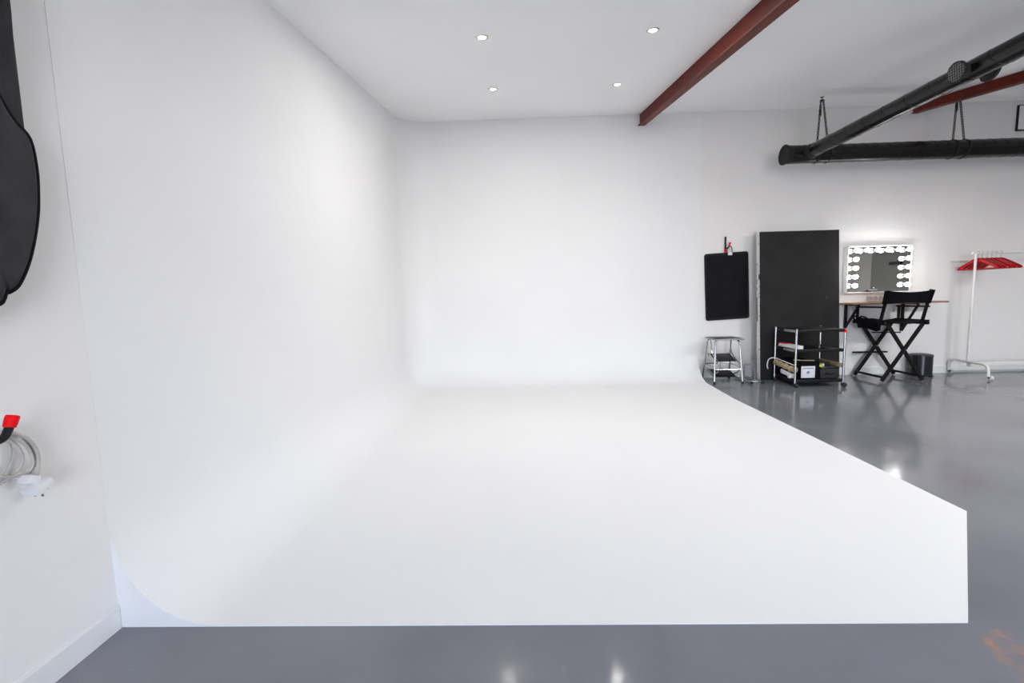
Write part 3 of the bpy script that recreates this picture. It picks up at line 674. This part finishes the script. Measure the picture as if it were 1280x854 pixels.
# ------------------------------------------------------------------ pedal bin
BNX, BNY, BNR = 4.945, 5.560, .113
tn = thing('pedal_bin', 'small round black pedal bin on the floor behind the director chair', 'bin', (BNX, BNY, 0))
b = B(); lathe(b, [(0, .002), (BNR-.006, .002), (BNR-.002, .014), (BNR-.002, .018), (BNR, .020), (BNR, .245), (0, .245)], T(BNX, BNY, 0), 40); obj('body', b, M_bin, tn)
b = B(); lathe(b, [(BNR+.003, 0), (BNR+.003, .022), (0, .022)], T(BNX, BNY, 0), 40); obj('base_ring', b, M_rubber, tn)
b = B(); lathe(b, [(BNR+.003, .246), (BNR+.003, .262), (BNR-.01, .270), (BNR*.5, .277), (0, .279)], T(BNX, BNY, 0), 40); obj('lid', b, M_binlid, tn)
b = B(); bar(b, (BNX+.02, BNY-BNR+.01, .012), (BNX+.03, BNY-BNR-.030, .010), .045, .010); obj('pedal', b, M_rubber, tn)

# ------------------------------------------------------------------ clothes rack
tr2 = thing('clothes_rack', 'white metal clothes rack on castors at the right edge of the room', 'rack', (5.85, 5.43, 0))
RXL, RXR, RYC = 5.385, 6.40, 5.43
for i, x in enumerate((RXL, RXR)):
    b = B(); tube(b, [(x, RYC, .175), (x, RYC, 1.09)], .0165, 12); u_ = obj('upright', b, M_white, tr2)
    b = B(); tube(b, [(x, RYC, 1.08), (x, RYC, 1.495)], .0125, 12); obj('extension_tube', b, M_white, u_)
    b = B(); tube(b, smoothpath([(x+.01, 5.665, .04), (x+.01, 5.665, .11), (x+.01, 5.650, .165), (x+.008, 5.60, .182), (x, RYC, .182), (x, 5.27, .180), (x, 5.205, .160), (x, 5.185, .105), (x, 5.185, .04)], 6), .0165, 12); a_ = obj('foot_bar', b, M_white, tr2)
    for yy in (5.185, 5.660):
        b = B(); Mw = along((x+.030, yy-.006, .026), (1, .25, 0))
        lathe(b, [(0, -.012), (.020, -.012), (.026, -.008), (.026, .008), (.020, .012), (0, .012)], Mw, 20); w_ = obj('castor', b, M_whitepl, a_)
        b = B(); bar(b, (x+.008, yy-.002, .020), (x+.012, yy-.002, .052), .014, .018, (0, 1, 0)); obj('castor_fork', b, M_rubber, w_)
    b = B(); lathe(b, [(0, -.018), (.014, -.012), (.018, 0), (.014, .012), (0, .018)], along((x-.030 if i == 0 else x+.03, RYC, 1.482), (1, 0, 0)), 14); obj('rail_knob', b, M_whitepl, tr2)
b = B(); tube(b, [(RXL-.025, RYC, 1.482), (RXR+.025, RYC, 1.482)], .0115, 12); obj('top_rail', b, M_white, tr2)
b = B(); box(b, RXL+.01, RXR-.01, RYC-.025, RYC+.025, .124, .176, .006); obj('lower_shelf', b, M_white, tr2)

# ------------------------------------------------------------------ red hangers
HZ = 1.482
def make_hanger(x, rz, label):
    t = thing('coat_hanger', label, 'hanger', (x, RYC, HZ), 0, 'red coat hangers on the white rack')
    up_ = [(0, -.060), (.018, -.058), (.05, -.072), (.10, -.098), (.16, -.130), (.205, -.155), (.228, -.172), (.232, -.186), (.222, -.192)]
    lo_ = [(.205, -.184), (.15, -.157), (.09, -.124), (.04, -.099), (0, -.090)]
    half = up_+lo_
    full = half+[(-a, c) for a, c in half[::-1][1:-1]]
    b = B(); prism(b, full, lambda p: V((x-.010, RYC+p[0], HZ+p[1])), lambda p: V((x+.010, RYC+p[0], HZ+p[1])))
    bmesh.ops.bevel(b, geom=[e for e in b.edges if abs(e.verts[0].co.x-e.verts[1].co.x) < 1e-6], offset=.004, segments=2, affect='EDGES')
    obj('shoulder_bar', b, M_hang, t)
    b = B(); tube(b, [(x, RYC-.215, HZ-.186), (x, RYC+.215, HZ-.186)], .007, 8); obj('trouser_bar', b, M_hang, t)
    b = B(); pts = [(x, RYC, HZ-.065), (x, RYC, HZ-.030)]+[(x, RYC+.015*math.cos(a)*1.0, HZ+.001+.0155*math.sin(a)) for a in [-PI/2+1.75*PI*k/12*0.9 for k in range(13)]]
    tube(b, smoothpath(pts, 3), .0022, 6); obj('hook', b, M_chrome, t)
    t.rotation_euler = (0, 0, rz)
    return t
h0 = make_hanger(5.410, .03, 'red wooden coat hanger nearest the left end of the white rack')
hx = [(5.455, .02), (5.512, -.03), (5.568, .04), (5.615, -.01), (5.672, .03)]
nm_ = ['second', 'third', 'fourth', 'fifth', 'last and rightmost']
for (x, rz), q in zip(hx, nm_): dup(h0, (x, RYC, HZ), 'red wooden coat hanger, %s from the left end of the white rack' % q, rz)

# ------------------------------------------------------------------ cable coil on the left wall
hk2 = thing('wall_hook', 'black wall hook with red tip holding the coiled cable on the left wall', 'hook', (LEFT, .98, .80))
b = B(); bar(b, (LEFT+.004, .985, .72), (LEFT+.004, .985, .92), .018, .012, (1, 0, 0)); obj('backplate', b, M_black, hk2)
P = smoothpath([(LEFT+.008, .985, .80), (-1.375, 1.000, .783), (-1.345, 1.035, .769), (-1.335, 1.060, .774), (-1.335, 1.074, .791), (-1.335, 1.083, .811)], 6)
b = B(); tube(b, P, .0095, 10); obj('arm', b, M_black, hk2)
d = (P[-1]-P[-3]).normalized(); b = B(); lathe(b, [(0, -.014), (.0125, -.014), (.0135, -.006), (.0145, .012), (.013, .017), (0, .018)], along(P[-1], d), 16); obj('red_tip', b, M_tip, hk2)
tl = thing('cable_coil', 'coiled grey-white mains cable with white plug hanging on the left wall', 'cable', (-1.385, 1.0, .70))
L1 = [(-1.388, .985, .770), (-1.388, 1.035, .790), (-1.386, 1.079, .786), (-1.385, 1.128, .769), (-1.385, 1.158, .732), (-1.388, 1.170, .690)]
L2 = [(-1.390, 1.065, .776), (-1.390, 1.105, .761), (-1.388, 1.128, .736), (-1.386, 1.139, .70), (-1.390, 1.132, .669), (-1.394, 1.107, .652), (-1.394, 1.070, .640), (-1.394, 1.020, .645), (-1.392, .960, .68), (-1.392, .925, .735), (-1.390, .96, .775)]
L3 = [(-1.382, 1.010, .795), (-1.378, 1.060, .786), (-1.378, 1.112, .763), (-1.378, 1.142, .731), (-1.380, 1.157, .690), (-1.383, 1.155, .660), (-1.386, 1.136, .648), (-1.384, 1.105, .652), (-1.380, 1.075, .668), (-1.384, 1.030, .665), (-1.388, .975, .672), (-1.390, .930, .71), (-1.388, .935, .76)]
L4 = [(-1.398, .990, .780), (-1.400, 1.069, .773), (-1.400, 1.110, .760), (-1.400, 1.124, .735), (-1.398, 1.118, .700), (-1.393, 1.095, .672), (-1.390, 1.060, .652), (-1.392, 1.000, .640), (-1.396, .945, .67), (-1.398, .915, .72), (-1.396, .945, .765)]
L5 = [(-1.376, 1.000, .790), (-1.372, 1.085, .781), (-1.372, 1.140, .752), (-1.374, 1.164, .710), (-1.376, 1.168, .672), (-1.374, 1.160, .652)]
full_path = L4+L2+L3+L5
b = B(); tube(b, smoothpath(full_path, 7), .0046, 8); obj('cable', b, M_cable, tl)
b = B(); tube(b, smoothpath(L1+[(-1.390, 1.166, .655), (-1.386, 1.150, .648), (-1.384, 1.115, .655), (-1.388, 1.06, .640), (-1.392, .99, .634)], 7), .0046, 8); obj('cable', b, M_cable, tl)
b = B(); tube(b, [(-1.374, 1.162, .656), (-1.372, 1.148, .636)], [.0065, .0095], 10); obj('strain_relief', b, M_cable, tl)
def yz_block(c, u_len, v_len, thick, ang, bev):
    q = B(); box(q, -thick/2, thick/2, -u_len/2, u_len/2, -v_len/2, v_len/2, bev); q.transform(T(*c) @ Matrix.Rotation(ang, 4, 'X')); return q
pg = obj('plug_body', yz_block((-1.372, 1.137, .632), .034, .026, .036, math.radians(-28), .006), M_whitepl, tl)
obj('plug_base', yz_block((-1.366, 1.149, .608), .052, .022, .050, math.radians(28), .005), M_whitepl, tl)
b = B()
for dx, dy in ((-.011, -.010), (.011, -.010), (0, .012)): tube(b, [(-1.366+dx, 1.152+dy, .602+dy*.5), (-1.366+dx, 1.160+dy, .585+dy*.5)], .003, 6)
obj('pins', b, M_chrome, pg)['kind'] = 'stuff'

# ------------------------------------------------------------------ black softbox at the left edge
tsb = thing('softbox', 'large black fabric softbox with piped round edge hanging at the upper left', 'softbox', (LEFT, .85, 1.12))
right = [(1.226, 1.566), (1.233, 1.491), (1.229, 1.425), (1.221, 1.365), (1.207, 1.305), (1.192, 1.255), (1.175, 1.211), (1.150, 1.165), (1.128, 1.148), (1.121, 1.150), (1.112, 1.128), (1.095, 1.113)]
rest = [(1.0, 1.075), (.85, 1.06), (.68, 1.10), (.54, 1.20), (.46, 1.34), (.46, 1.52), (.52, 1.68), (.66, 1.80), (.85, 1.85)]
fold = [(1.06, 1.79), (1.130, 1.715), (1.158, 1.672), (1.178, 1.628), (1.196, 1.600)]
ol = [(p.x, p.y) for p in smoothpath([V((a, c, 0)) for a, c in right+rest+fold], 4, closed=True)]
X0 = LEFT
b = B(); pillow(b, ol, lambda p, d: V((X0+.062+d, p[0], p[1])), .030, ((1, -1.0), (1, 0), (.985, .35), (.93, .7), (.8, .92), (.5, 1), (.01, 1.02)))
dk = obj('front_cover', b, M_fabric, tsb)
b = B(); tube(b, [V((X0+.066, a, c)) for a, c in ol], .0075, 8, closed=True); obj('piping', b, M_fabricd, dk)
# skirt of fabric rising behind the cover
b = B(); sk = []
yb = [.55, .70, .85, 1.0, 1.10, 1.165, 1.205, 1.229]
nz = 14; G = []
for j in range(nz+1):
    z = 1.555+(2.30-1.555)*j/nz; row = []
    for i, y in enumerate(yb):
        e_ = 1.0 if i < len(yb)-1 else 0
        w = .012*math.sin(9*y+5*z)*e_+.010*math.sin(23*y-7*z)*e_
        row.append(b.verts.new(V((X0+.055+w+.012*e_, y+(.010*(z-1.56) if i == len(yb)-1 else 0), z))))
    G.append(row)
for A, Q in zip(G, G[1:]):
    for k in range(len(A)-1): b.faces.new((A[k], A[k+1], Q[k+1], Q[k]))
bk_ = [[b.verts.new(V((X0+.001, v.co.y, v.co.z))) for v in (r[0], r[-1])] for r in G]
for A, Q, a, q in zip(G, G[1:], bk_, bk_[1:]):
    b.faces.new((A[-1], a[1], q[1], Q[-1])); b.faces.new((a[0], A[0], Q[0], q[0]))
b.faces.new(list(G[0])+[bk_[0][1], bk_[0][0]]); b.faces.new(list(G[-1])+[bk_[-1][1], bk_[-1][0]])
obj('fabric_skirt', b, M_fabric, tsb)
